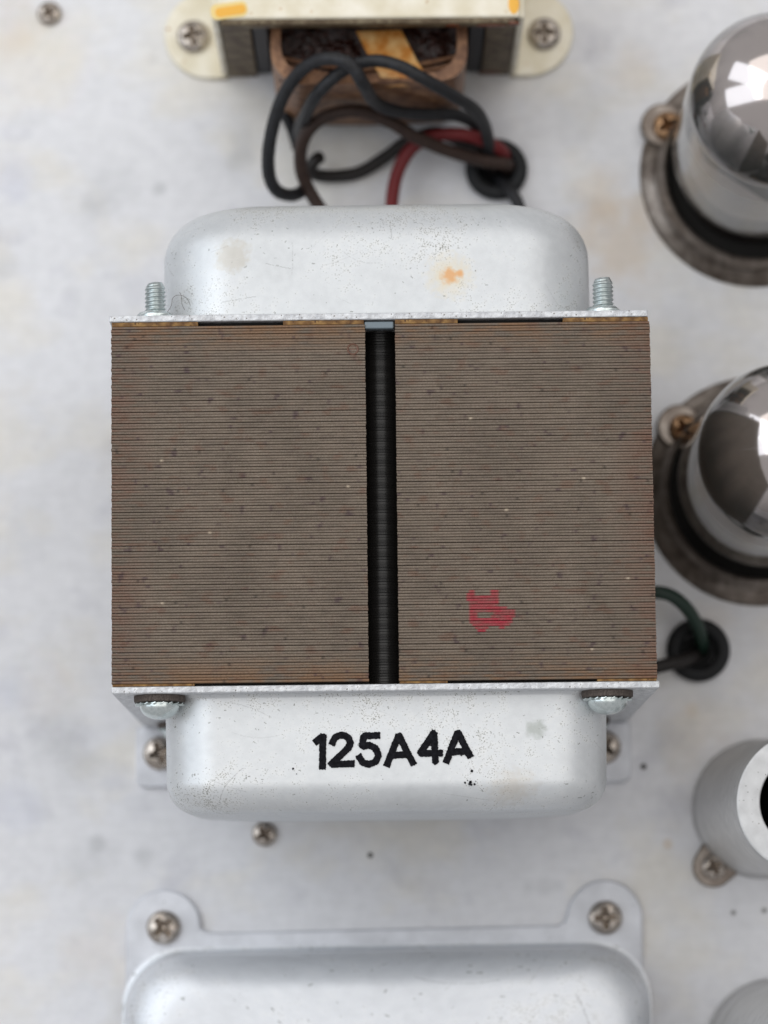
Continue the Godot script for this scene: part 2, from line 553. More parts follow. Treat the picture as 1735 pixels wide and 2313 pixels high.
func screw_shape(rad: float, high: float, mt: Material) -> ArrayMesh:
	var m := M.new()
	var rows := []
	for i in 27:
		var q := i / 26.0
		var r := rad * q
		var row := PackedVector3Array()
		for j in 72:
			var a := TAU * j / 72
			var x := r * cos(a)
			var z := -r * sin(a)
			var y := high * (0.32 + 0.68 * sqrt(maxf(0.0, 1.0 - q * q * 0.98)))
			var ax := minf(absf(x), absf(z))
			var al := maxf(absf(x), absf(z))
			var wide := rad * (0.25 - 0.09 * al / (rad * 0.68))
			var inside := clampf((wide - ax) / (rad * 0.07), 0.0, 1.0) * clampf((rad * 0.68 - al) / (rad * 0.10), 0.0, 1.0)
			y -= minf(inside * 10.0, clampf((wide - ax) * 2.7, 0.0, y - 0.12 - al * 0.12)) * clampf((rad * 0.68 - al) / (rad * 0.10), 0.0, 1.0)
			row.append(Vector3(x, y, z))
		rows.append(row)
	rows.reverse()
	m.grid(rows, true)
	m.lathe([Vector2(rad, 0), Vector2(rad, high * 0.416)], 48)
	return m.mesh(mt)

func spline(pts: Array, step := 1.0) -> PackedVector3Array:
	var c := Curve3D.new()
	for i in pts.size():
		var a: Vector3 = pts[maxi(i - 1, 0)]
		var b: Vector3 = pts[mini(i + 1, pts.size() - 1)]
		var t := (b - a) / 6.0
		c.add_point(pts[i], -t, t)
	c.bake_interval = step
	return c.get_baked_points()

func arc_pts(c: Vector2, r: float, a0: float, a1: float, n := 12) -> PackedVector2Array:
	var o := PackedVector2Array()
	for i in n + 1:
		var t := lerpf(a0, a1, float(i) / n)
		o.append(c + Vector2(cos(t), sin(t)) * r)
	return o

# ---------------------------------------------------------------- the big transformer
const TOP := 95.0

func lamination_colour(x: float, z: float, k: int, ns: Array, red: PackedVector2Array, hole: PackedVector2Array, rng: RandomNumberGenerator) -> Color:
	var base := Color(0.220, 0.178, 0.140)
	var t: float = ns[0].get_noise_2d(x * 1.0, z * 1.0)
	var f: float = ns[1].get_noise_2d(x * 1.6, z * 9.0 + k * 7.0)
	var c := base * (1.0 + 0.20 * t + 0.20 * f)
	var edge := clampf((6.0 - (35.8 - absf(z))) / 6.0, 0.0, 1.0)
	c = c.lerp(Color(0.26, 0.12, 0.04), 0.65 * edge * clampf(0.5 + 1.2 * t + f, 0.0, 1.0))
	var side := clampf((9.0 - (53.9 - absf(x))) / 9.0, 0.0, 1.0)
	c = c.lerp(Color(0.19, 0.09, 0.06), 0.65 * side * clampf(0.55 + t + f, 0.0, 1.0))
	var purple: float = ns[2].get_noise_2d(x * 2.2, z * 2.4)
	c = c.lerp(Color(0.085, 0.05, 0.06), clampf((purple - 0.56) * 5.0, 0.0, 0.7))
	var rust: float = ns[2].get_noise_2d(x * 1.3 + 300.0, z * 2.2 + 90.0)
	c = c.lerp(Color(0.19, 0.09, 0.055), clampf((rust - 0.34) * 1.3, 0.0, 0.4))
	if rng.randf() < 0.0004:
		c = Color(0.55, 0.47, 0.36)
	elif rng.randf() < 0.003:
		c *= 0.45
	if red.size() and Geometry2D.is_point_in_polygon(Vector2(x, z), red) and not Geometry2D.is_point_in_polygon(Vector2(x, z), hole):
		var s := clampf(0.78 + 0.7 * f + 0.3 * t + 0.22 * clampf((z - 20.0) / 8.0, -1.0, 1.0), 0.12, 0.97)
		c = c.lerp(Color(0.44, 0.034, 0.06), s * (0.72 + 0.28 * absf(sin(k * 2.3 + 0.4 * sin(x * 1.7)))))
	c.a = 1.0
	return c

func big_transformer() -> void:
	var t := thing("power_transformer", "large transformer with brown laminated core between two silver end bells stamped 125A4A", "transformer", Vector3(-0.31, 0, -93.17), 0.0113)
	var ns := [noise(FastNoiseLite.TYPE_SIMPLEX_SMOOTH, 0.05, 3, 4), noise(FastNoiseLite.TYPE_SIMPLEX_SMOOTH, 0.12, 4, 3), noise(FastNoiseLite.TYPE_SIMPLEX_SMOOTH, 0.13, 8, 2)]
	var red := PackedVector2Array([Vector2(16.87, 17.63), Vector2(17.98, 17.64), Vector2(18.12, 19.08), Vector2(20.97, 19.11), Vector2(21.15, 17.68), Vector2(22.57, 18.17), Vector2(22.68, 21.2), Vector2(25.69, 21.71), Vector2(25.99, 22.83), Vector2(25.33, 24.42), Vector2(23.72, 25.67), Vector2(21.2, 25.17), Vector2(20.39, 25.95), Vector2(19.27, 26.58), Vector2(18.18, 25.77), Vector2(16.93, 24.48), Vector2(17.13, 21.78), Vector2(16.52, 19.54)])
	var hole := PackedVector2Array([Vector2(18.38, 22.75), Vector2(20.77, 22.14), Vector2(22.03, 22.47), Vector2(21.22, 23.57), Vector2(18.68, 23.71)])
	var rng := RandomNumberGenerator.new()
	rng.seed = 77
	var count := 128
	var pitch := 71.6 / count
	var slot_l := -3.12
	var slot_r := 2.92
	var half := 53.87
	for k in count:
		var m := M.new()
		m.use_col = true
		var z := -35.8 + pitch * (k + 0.5)
		var w := pitch * (0.462 if k % 2 else 0.452)
		var gap := pitch * 0.038 * (1 if k % 2 else -1)
		z += gap + rng.randf_range(-0.02, 0.02)
		var y := TOP + rng.randf_range(-0.07, 0.07)
		var dl := rng.randf_range(-0.07, 0.07)
		var dr := rng.randf_range(-0.07, 0.07)
		for side in [[-half + dl, slot_l + rng.randf_range(-0.06, 0.06), 96], [slot_r + rng.randf_range(-0.06, 0.06), half + dr, 96]]:
			var rows := [PackedVector3Array(), PackedVector3Array(), PackedVector3Array(), PackedVector3Array()]
			var cols := [[], [], [], []]
			for i in side[2] + 1:
				var x := lerpf(side[0], side[1], float(i) / side[2])
				var c := lamination_colour(x, z, k, ns, red if x > 10 and absf(z - 22) < 14 else PackedVector2Array(), hole, rng)
				var j: float = 0.018 * ns[1].get_noise_2d(x * 8.0, k * 31.0)
				rows[0].append(Vector3(x, y - 0.9, z - w))
				rows[1].append(Vector3(x, y - 0.10, z - w))
				rows[2].append(Vector3(x, y - 0.02 + j, z - w + 0.09))
				rows[3].append(Vector3(x, y + j, z + w - 0.11))
				for q in 4:
					cols[q].append(c)
			rows.append(PackedVector3Array())
			rows.append(PackedVector3Array())
			cols.append(cols[3])
			cols.append(cols[3])
			for i in side[2] + 1:
				var p: Vector3 = rows[1][i]
				rows[4].append(Vector3(p.x, y - 0.14, z + w))
				rows[5].append(Vector3(p.x, y - 0.9, z + w))
			m.grid(rows, false, true, [], cols)
		# plate below the visible edge: outer legs and yoke in one outline
		var c0 := Color(0.2, 0.16, 0.125)
		var out := [Vector2(-half + dl, 4), Vector2(half + dr, 4), Vector2(half + dr, y - 0.12), Vector2(slot_r, y - 0.12), Vector2(slot_r, y - 11.0), Vector2(slot_l, y - 11.0), Vector2(slot_l, y - 0.12), Vector2(-half + dl, y - 0.12)]
		for i in out.size():
			if i == 2 or i == 6:
				continue
			var p: Vector2 = out[i]
			var q: Vector2 = out[(i + 1) % out.size()]
			var a := m.add(Vector3(p.x, p.y, z - w), Vector2.ZERO, c0)
			var b := m.add(Vector3(q.x, q.y, z - w), Vector2.ZERO, c0)
			var c := m.add(Vector3(q.x, q.y, z + w), Vector2.ZERO, c0)
			var d := m.add(Vector3(p.x, p.y, z + w), Vector2.ZERO, c0)
			m.quad(a, d, c, b)
		part("lamination", m, mats.lamination_steel, t)
	# enamelled bottom of the slot, ribbed like the plates
	var sm := M.new()
	var rows := []
	for i in count * 4 + 1:
		var z := -35.7 + 71.4 * i / (count * 4.0)
		var rr := 0.24 * (0.5 + 0.5 * cos(TAU * i / 4.0)) * (0.7 + 0.3 * sin(i * 0.37))
		var row := PackedVector3Array()
		for j in 17:
			var s := -1.0 + j / 8.0
			row.append(Vector3(-0.1 + s * 3.0, TOP - 9.2 + 1.6 * sqrt(maxf(0.0, 1.0 - s * s * 0.96)) + rr, z))
		rows.append(row)
	sm.grid(rows, false, true)
	part("slot_lining", sm, mats.slot_black, t)
	var tab := M.new()
	tab.rbox(Vector3(-0.3, TOP - 1.5, -35.7), Vector3(5.9, 2.2, 1.5), 0.3)
	part("slot_tab", tab, mats.tab_grey, t)
	# a burr on the core
	var burr := M.new()
	burr.xf.origin = Vector3(-5.58, 94.9, -30.76)
	burr.lathe([Vector2(1.2, -0.4), Vector2(1.2, 0.12), Vector2(1.05, 0.25), Vector2(0.9, 0.2), Vector2(0.78, 0.0), Vector2(0.6, 0.02), Vector2(0.0, 0.08)], 20)
	part("rivet", burr, mats.rivet_brown, t)

	# flange plates, insulating paper and end bells
	for e in [-1.0, 1.0]:
		var inner := 36.75 if e < 0 else 36.35
		var fl := M.new()
		var fw := 107.9 if e < 0 else 108.3
		fl.rbox(Vector3(-0.35 if e < 0 else 0.2, 48.3, e * (inner + 0.7)), Vector3(fw, 93.4, 1.35), 0.3, 3)
		part("flange_plate", fl, mats.flange_metal, t)
		var strips := [[-53.8, -36.5, 1], [-19.5, -3.3, 1], [2.9, 15.5, 1], [36.5, 53.6, 1], [-36.5, -19.5, 0], [15.5, 36.5, 0]] if e < 0 else [[-53.8, -37.5, 1], [-22.0, -3.0, 0], [3.0, 12.5, 1], [42.0, 53.8, 1], [-37.5, -22.0, 0], [12.5, 42.0, 0]]
		for s in strips:
			var pm := M.new()
			var wid: float = inner - 35.86
			var drop := 0.15 if s[2] else 2.2
			pm.rbox(Vector3((s[0] + s[1]) / 2.0, TOP - drop - 6.0, e * (35.84 + wid / 2.0)), Vector3(s[1] - s[0] - 0.05, 12.0, wid * 0.96), 0.12)
			part("insulating_strip", pm, mats.insulating_paper if s[2] else mats.gap_black, t)
		var bm := M.new()
		var depth := 25.4 if e < 0 else 24.0
		var cx := -0.7 if e < 0 else 0.25
		bm.xf = Transform3D(Basis(Vector3.RIGHT, 0.024 if e > 0 else 0.0) * Basis(Vector3(e, 0, 0), Vector3(0, 1, 0), Vector3(0, 0, e)), Vector3(cx, 54.6, e * (inner + (1.38 if e < 0 else 0.15))))
		cup(bm, 43.9 if e < 0 else 44.5, 35.2, 15.0 if e < 0 else 11.0, depth, 11.5 if e < 0 else 6.3, 1.3, 0.012)
		part("end_bell", bm, mats.upper_bell if e < 0 else mats.lower_bell, t)
		# foot folded out at the bottom, with its two screws
		var ft := M.new()
		var z0: float = e * (inner + 1.4)
		var z1: float = e * 51.3
		var outline := PackedVector2Array([Vector2(-53.5, z0), Vector2(53.5, z0)])
		if e > 0:
			outline = PackedVector2Array([Vector2(-55.6, z0)])
			outline.append_array([Vector2(55.0, z0)])
			outline.append_array(arc_pts(Vector2(53.0, z1 - 2.0), 2.0, 0, PI / 2, 5))
			outline.append_array(arc_pts(Vector2(-53.6, z1 - 2.0), 2.0, PI / 2, PI, 5))
		else:
			outline.append_array(arc_pts(Vector2(51.5, z1 + 2.0), 2.0, 0, -PI / 2, 5))
			outline.append_array(arc_pts(Vector2(-51.5, z1 + 2.0), 2.0, -PI / 2, -PI, 5))
		ft.prism(outline, 0.0, 1.9, 0.4)
		var foot := part("foot", ft, mats.silver_paint, t)
		for q in ([Vector3(-50.15, 2, 43.8), Vector3(48.9, 2, 43.54)] if e > 0 else [Vector3(-50, 2, -44), Vector3(50, 2, -44)]):
			share("screw", screw_mesh, foot, Vector3(q.x, 1.9, q.z), 0.35 if q.x < 0 else 0.9)

	# through bolts: round head, star washer and fibre washer below; threaded end and nut above
	for s in [[Vector3(-44.81, 87, 39.21), Vector3(-45.45, 87, -43.45)], [Vector3(44.38, 87, 38.89), Vector3(45.08, 87, -43.34)], [Vector3(-44.81, 87, 39.21) * Vector3(1, 0, 1) + Vector3(0, 14, 0), Vector3(-45.45, 87, -43.45) * Vector3(1, 0, 1) + Vector3(0, 14, 0)], [Vector3(44.38, 87, 38.89) * Vector3(1, 0, 1) + Vector3(0, 14, 0), Vector3(45.08, 87, -43.34) * Vector3(1, 0, 1) + Vector3(0, 14, 0)]]:
		var x: float = (s[0].x + s[1].x) / 2.0
		var xa: float = s[0].x
		var yb: float = 88.6 if s[0].y > 50 else 14.0
		var out_z := Transform3D(Basis(Vector3.RIGHT, PI / 2), Vector3(xa, yb, 37.75))
		var hm := M.new()
		hm.xf = out_z
		var prof := [Vector2(3.95, 1.95)]
		for i in 12:
			var a := PI / 2 * i / 11.0
			prof.append(Vector2(3.95 * cos(a), 2.1 + 2.65 * sin(a)))
		hm.lathe(prof, 48)
		var bolt := part("bolt", hm, mats.zinc_bright, t)
		var wm := M.new()
		wm.xf = out_z
		wm.lathe([Vector2(2.2, 0.02), Vector2(5.1, 0.02), Vector2(5.15, 0.3), Vector2(5.1, 1.2), Vector2(4.95, 1.32), Vector2(2.2, 1.42)], 40)
		part("fibre_washer", wm, mats.fibre_washer, bolt)
		var lm := M.new()
		lm.xf = out_z
		for i in 18:
			var a := TAU * i / 18.0
			var b := Basis(Vector3.UP, a) * Basis(Vector3.RIGHT, 0.5)
			var base_xf := lm.xf
			lm.xf = out_z * Transform3D(b, Vector3(cos(a), 0, -sin(a)) * 4.15 + Vector3(0, 1.7, 0))
			lm.rbox(Vector3.ZERO, Vector3(1.6, 0.3, 0.85), 0.1, 1)
			lm.xf = base_xf
		lm.lathe([Vector2(3.0, 1.5), Vector2(3.9, 1.5), Vector2(3.9, 2.0), Vector2(3.0, 2.0)], 40)
		part("star_washer", lm, mats.zinc_bright, bolt)
		var back := Transform3D(Basis(Vector3.RIGHT, -PI / 2), Vector3(s[1].x, yb, -38.1))
		var tm := M.new()
		tm.xf = back
		var rr := []
		var turns := 9
		var rise := 0.86
		for i in turns * 6:
			var row := PackedVector3Array()
			for j in 33:
				var a := TAU * j / 32
				var h := -0.5 + i / 6.0 * rise + rise * j / 32.0
				var ph := fposmod(i / 6.0, 1.0)
				var r := 1.72 + 0.46 * (1.0 - absf(ph * 2.0 - 1.0))
				r = minf(r, 2.15 - maxf(0.0, h - 6.4) * 0.5)
				row.append(Vector3(r * cos(a), h, -r * sin(a)))
			rr.append(row)
		tm.grid(rr, false)
		tm.lathe([Vector2(1.75, 7.1), Vector2(1.6, 7.35), Vector2(0.9, 7.45), Vector2(0.01, 7.45)], 32)
		part("thread", tm, mats.zinc, bolt)
		var nm := M.new()
		nm.xf = back * Transform3D(Basis(Vector3.UP, 0.2), Vector3.ZERO)
		nm.lathe([Vector2(4.3, 0), Vector2(4.3, 0.5), Vector2(2.2, 0.55)], 32)
		nm.lathe([Vector2(3.75, 0.5), Vector2(3.75, 1.1), Vector2(3.1, 1.75), Vector2(2.0, 1.75)], 6, 0.1)
		part("nut", nm, mats.zinc_bright, bolt)
	lettering(t)

func lettering(t: Node3D) -> void:
	var strokes := [
		[Vector2(-13.56, 47.12), Vector2(-12.98, 46.65), Vector2(-12.28, 46.13), Vector2(-12.41, 48.64), Vector2(-12.5, 52.13)],
		[Vector2(-10.39, 47.39), Vector2(-10.01, 46.6), Vector2(-9.13, 46.08), Vector2(-8.2, 46.04), Vector2(-7.28, 46.58), Vector2(-6.89, 47.59), Vector2(-7.3, 48.57), Vector2(-8.64, 49.79), Vector2(-10.77, 51.78), Vector2(-8.79, 51.75), Vector2(-6.78, 51.72)],
		[Vector2(-1.63, 46.19), Vector2(-4.28, 46.24), Vector2(-4.57, 48.36), Vector2(-3.19, 48.06), Vector2(-2, 48.65), Vector2(-1.36, 50.04), Vector2(-1.9, 51.35), Vector2(-3.36, 51.92), Vector2(-4.55, 51.43), Vector2(-5.07, 50.52)],
		[Vector2(0.42, 51.75), Vector2(1.51, 49.01), Vector2(2.71, 46.16), Vector2(3.95, 48.72), Vector2(5.37, 51.54)], [Vector2(1.55, 50.17), Vector2(2.88, 50.08), Vector2(4.31, 50.05)],
		[Vector2(9.95, 51.59), Vector2(9.83, 48.89), Vector2(9.71, 45.87)],
		[Vector2(9.55, 46.03), Vector2(8.34, 47.76), Vector2(6.91, 49.81), Vector2(8.71, 49.83), Vector2(10.77, 49.78)],
		[Vector2(12.23, 51.25), Vector2(13.28, 48.53), Vector2(14.46, 45.71), Vector2(15.56, 47.95), Vector2(16.7, 50.19)], [Vector2(13.1, 49.67), Vector2(14.53, 49.53), Vector2(16.12, 49.49)]]
	var rng := RandomNumberGenerator.new()
	rng.seed = 9
	var m := M.new()
	var lift := 0.0
	var blobs := []
	for s in strokes:
		var dense := PackedVector2Array()
		for i in s.size() - 1:
			for q in 4:
				dense.append(s[i].lerp(s[i + 1], q / 4.0))
		dense.append(s[-1])
		for poly in Geometry2D.offset_polyline(dense, 0.69, Geometry2D.JOIN_ROUND, Geometry2D.END_SQUARE if s.size() > 3 else Geometry2D.END_ROUND):
			if not Geometry2D.is_polygon_clockwise(poly):
				blobs.append(poly)
	for c in [Vector2(17.13, 53.42), Vector2(16.25, 55.26), Vector2(16.88, 55.63), Vector2(17.67, 56.01), Vector2(16.56, 56), Vector2(17.89, 55.46), Vector2(15.77, 55.73), Vector2(16.95, 56.16), Vector2(-18.37, 52.59), Vector2(-17.64, 53.61), Vector2(15.05, 50.22), Vector2(15.9, 50.18), Vector2(8.89, 48.09)]:
		blobs.append(arc_pts(c, rng.randf_range(0.1, 0.32), 0, TAU * 0.9, 9))
	for b in blobs:
		var poly: PackedVector2Array = b
		var fine := PackedVector2Array()
		for i in poly.size():
			var p := poly[i]
			var q := poly[(i + 1) % poly.size()]
			var n := maxi(1, int(p.distance_to(q) / 0.16))
			for k in n:
				fine.append(p.lerp(q, float(k) / n) + Vector2(rng.randf_range(-0.075, 0.075), rng.randf_range(-0.075, 0.075)))
		var tr := Geometry2D.triangulate_polygon(fine)
		if tr.is_empty():
			fine = poly
			tr = Geometry2D.triangulate_polygon(fine)
		lift += 0.004
		var f := m.v.size()
		for p in fine:
			m.add(Vector3(p.x, 89.97 + lift - (p.y - 37.4) * 0.0365, p.y))
		for i in range(0, tr.size(), 3):
			m.up_tri(f + tr[i], f + tr[i + 1], f + tr[i + 2])
	var o := part("stamped_number", m, mats.ink, t)
	o.set_meta("kind", "stuff")

# ---------------------------------------------------------------- the small transformer at the top
func small_transformer() -> void:
	var o := Vector3(-3.6, 0, -215.0)
	var t := thing("output_transformer", "small cream strapped transformer with brown paper coil above the big transformer", "transformer", o, 0.008)
	# local: front of the core at z = +11.6, strap from x = -33 to 33.2
	var L := -32.8
	var R := 33.0
	var m := M.new()
	m.rbox(Vector3((L + R) / 2, 49.2, -3.2), Vector3(R - L, 1.6, 28.0), 0.7, 3)
	var strap := part("strap", m, mats.cream_steel, t)
	m = M.new()
	m.rbox(Vector3((L + R) / 2, 48.0, 11.3), Vector3(R - L - 2.0, 3.4, 1.4), 0.6, 3)
	part("strap_lip", m, mats.old_core, strap)
	for s in [-1.0, 1.0]:
		m = M.new()
		var x: float = L - 0.1 if s < 0 else R + 0.1
		m.rbox(Vector3(x, 24.6, -3.2), Vector3(1.6, 49.0, 28.0), 0.6, 2)
		part("strap_side", m, mats.cream_steel, t)
		m = M.new()
		var outline := PackedVector2Array([Vector2(x - s * 0.6, -14), Vector2(x - s * 0.6, 11.2)])
		var ear := arc_pts(Vector2(x + s * 3.6, 1.0), 10.3, PI / 2, -PI / 2, 24) if s > 0 else arc_pts(Vector2(x + s * 3.6, 1.0), 10.3, PI / 2, PI * 1.5, 24)
		outline = PackedVector2Array([Vector2(x - s * 0.6, -9.3), Vector2(x - s * 0.6, 11.3)])
		outline.append_array(ear)
		m.prism(outline, 0.0, 1.5, 0.35)
		var ear_part := part("mounting_ear", m, mats.cream_steel, t)
		share("screw", screw_mesh, ear_part, Vector3(x + s * 7.2, 1.5, 1.6), 0.2 if s < 0 else 0.05)
		m = M.new()
		m.rbox(Vector3(x - s * 4.2, 24.2, -3.0), Vector3(6.4, 47.4, 27.8), 0.4, 2)
		part("core_leg", m, mats.old_core, t)
		m = M.new()
		m.rbox(Vector3(x - s * 9.2, 23.6, -3.4), Vector3(3.4, 46.0, 27.0), 0.4, 2)
		part("gap_packing", m, mats.core_black, t)
	m = M.new()
	m.rbox(Vector3(0.1, 24.0, -6.0), Vector3(46, 46.0, 22.0), 0.4, 2)
	part("core_yoke", m, mats.core_black, t)
	# coil: an open paper sleeve standing in front of the core, filled with dark winding
	m = M.new()
	var outer := []
	var heights := [4.0, 4.6, 20.0, 41.2, 42.0]
	for h in heights:
		var row := PackedVector3Array()
		for p in round_rect(21.4, 24.0, 7.0, 8, 4):
			row.append(Vector3(p.x + 0.2, h, p.y - 1.0 + (0.25 * sin(p.x * 0.7 + h * 0.3))))
		outer.append(row)
	m.grid(outer, true, true)
	var inner := []
	for h in [42.0, 34.0]:
		var row := PackedVector3Array()
		for p in round_rect(19.2, 21.8, 6.0, 8, 4):
			row.append(Vector3(p.x + 0.2, h, p.y - 1.0))
		inner.append(row)
	m.grid([outer[-1], inner[0]], true, true)
	m.grid(inner, true, true)
	var coil := part("coil_sleeve", m, mats.kraft_paper, t)
	m = M.new()
	var rows := []
	var rn := noise(FastNoiseLite.TYPE_SIMPLEX_SMOOTH, 0.12, 21, 3)
	for i in 24:
		var row := PackedVector3Array()
		for j in 40:
			var x := -19.5 + 39.4 * j / 39.0
			var z := -8.0 + 29.0 * i / 23.0
			row.append(Vector3(x, 36.0 + 1.6 * rn.get_noise_2d(x * 1.5, z * 1.5), z))
		rows.append(row)
	m.grid(rows, false, true)
	part("winding", m, mats.burnt_winding, coil)
	for k in 3:
		m = M.new()
		var pts := []
		for i in 9:
			var a := PI * i / 8.0
			pts.append(Vector3(-19.0 + 38.0 * i / 8.0, 36.6 + k * 0.8, 16.0 + 1.9 * k + 2.6 * sin(a)))
		m.tube(spline(pts), 0.55, 8, 0.1)
		part("paper_turn", m, mats.kraft_paper, coil)
	m = M.new()
	var tape := [Vector3(-6.54, 38, -204.64), Vector3(-5.08, 38.6, -201.5), Vector3(-3.14, 39.5, -197.3), Vector3(-1.49, 42.6, -193.72), Vector3(-0.91, 41.2, -192.31), Vector3(-0.53, 38, -192.14)]
	rows = []
	for p in tape:
		var q: Vector3 = p - o
		rows.append(PackedVector3Array([q + Vector3(0.3, 0, 0), q + Vector3(3.5, 0.15, 0), q + Vector3(7, 0.1, -0.1), q + Vector3(10.2, 0, -0.2)]))
	m.grid(rows, false, true)
	rows = rows.duplicate(true)
	for i in rows.size():
		for j in 4:
			rows[i][j] -= Vector3(0, 0.25, 0)
	m.grid(rows, false, false)
	part("tape", m, mats.old_tape, coil)
	# amber glue and varnish drips
	m = M.new()
	m.xf = Transform3D(Basis(Vector3.UP, 0.16), Vector3(-33.16, 50.05, -206.08) - o)
	m.prism(round_rect(3.3, 1.05, 0.9, 6), -0.2, 0.16, 0.12)
	part("glue_strip", m, mats.amber_glue, strap)
	m = M.new()
	m.xf = Transform3D(Basis(Vector3.UP, 0.13), Vector3(-33.45, 50.05, -206.18) - o)
	m.prism(round_rect(4.0, 1.75, 1.4, 6), -0.2, 0.06, 0.05)
	part("glue_halo", m, mats.pale_glue, strap)
	m = M.new()
	m.xf = Transform3D(Basis.from_scale(Vector3(1.2, 0.14, 2.2)), Vector3(27.92, 50, -207.07) - o)
	m.lathe([Vector2(1.0, 0), Vector2(0.9, 0.5), Vector2(0.5, 0.9), Vector2(0.01, 1)], 20)
	part("glue_spot", m, mats.amber_glue, strap)
	for d in [[Vector3(23.19, 48, -203.31), Vector3(3.6, 1.2, 0.5)], [Vector3(14.78, 48, -203.7), Vector3(1.7, 1.3, 0.4)], [Vector3(27.94, 49, -203.82), Vector3(1.3, 1.2, 0.6)], [Vector3(24.04, 3, -203.95), Vector3(2.6, 1.4, 0.4)]]:
		m = M.new()
		var q: Vector3 = d[0] - o
		q.z = 12.05 if q.y > 20 else 10.95
		m.xf = Transform3D(Basis(Vector3.RIGHT, PI / 2) * Basis.from_scale(Vector3(d[1].x, d[1].z, d[1].y)), q)
		m.lathe([Vector2(1.0, -0.6), Vector2(0.9, 0.3), Vector2(0.5, 0.5), Vector2(0.01, 0.6)], 20)
		part("varnish_drip", m, mats.brown_varnish, t)

# ---------------------------------------------------------------- the covered transformer at the bottom
func covered_transformer() -> void:
	var o := Vector3(0, 0, 0)
	var t := thing("covered_transformer", "silver domed transformer cover with two screwed ears, cut by the bottom edge", "transformer cover", o, 0.0)
	var a := Vector2(-48.86, -10.23)
	var b := Vector2(49.07, -12.37)
	var l1 := Vector2(-39.03, -9.15)
	var r1 := Vector2(38.75, -10.71)
	var poly := PackedVector2Array()
	poly.append(Vector2(a.x - 8.4, 70))
	poly.append_array(arc_pts(a, 8.4, PI, PI * 1.88, 18))
	poly.append_array([l1 + Vector2(-1.6, -1.0), l1 + Vector2(0.4, -0.1), l1 + Vector2(3, 0), r1 + Vector2(-3, 0), r1 + Vector2(-0.4, -0.1), r1 + Vector2(1.4, -1.0)])
	poly.append_array(arc_pts(b, 8.4, PI * 1.12, TAU, 18))
	poly.append(Vector2(b.x + 8.4, 70))
	var m := M.new()
	m.prism(poly, 0.0, 2.0, 0.5)
	var fl := part("cover_flange", m, mats.silver_paint, t)
	share("screw", screw_mesh, fl, Vector3(a.x, 2.0, a.y), 0.75)
	share("screw", screw_mesh, fl, Vector3(b.x, 2.0, b.y), 0.1)
	m = M.new()
	var top := Vector2(-0.05, -5.55)
	var left := Vector2(-56.52, 10.97)
	var right := Vector2(58.57, 10.97)
	var cx := (left.x + right.x) / 2.0
	var hw := (right.x - left.x) / 2.0
	m.xf = Transform3D(Basis(Vector3.UP, 0.018) * Basis(Vector3.RIGHT, -PI / 2), Vector3(cx, 2.0, top.y + 33.0))
	cup(m, hw - 0.2, 32.8, 13.0, 27.0, 9.5, 1.2, 0.03)
	part("cover_dome", m, mats.cover_paint, t)

# ---------------------------------------------------------------- leads and grommets
func lead(called: String, label: String, pts: Array, rad: float, mt: String) -> void:
	var m := M.new()
	m.tube(spline(pts, 0.9), rad, 16, 0.012)
	tag(part(called, m, mats[mt]), label, "wire", "transformer leads")

func grommet(at: Vector3, label: String) -> void:
	var m := M.new()
	var prof := [Vector2(3.6, -2.0), Vector2(3.55, 0.5)]
	prof = [Vector2(6.2, -1.4), Vector2(6.2, 0.0)]
	for i in 13:
		var a := -PI / 2 + (PI) * i / 12.0
		prof.append(Vector2(5.4 + 1.75 * cos(a), 1.7 + 1.7 * sin(a)))
	for i in range(1, 7):
		var a := PI / 2 + PI / 2 * i / 6.0
		prof.append(Vector2(5.4 + 1.6 * cos(a), 1.7 + 1.7 * sin(a)))
	prof.append(Vector2(3.8, -3.0))
	m.lathe(prof, 48, 0.9)
	m.lathe([Vector2(3.8, -2.9), Vector2(0.01, -2.9)], 24)
	var o := part("rubber_grommet", m, mats.rubber)
	o.position = at * 0.001
	tag(o, label, "grommet", "rubber grommets in the chassis")

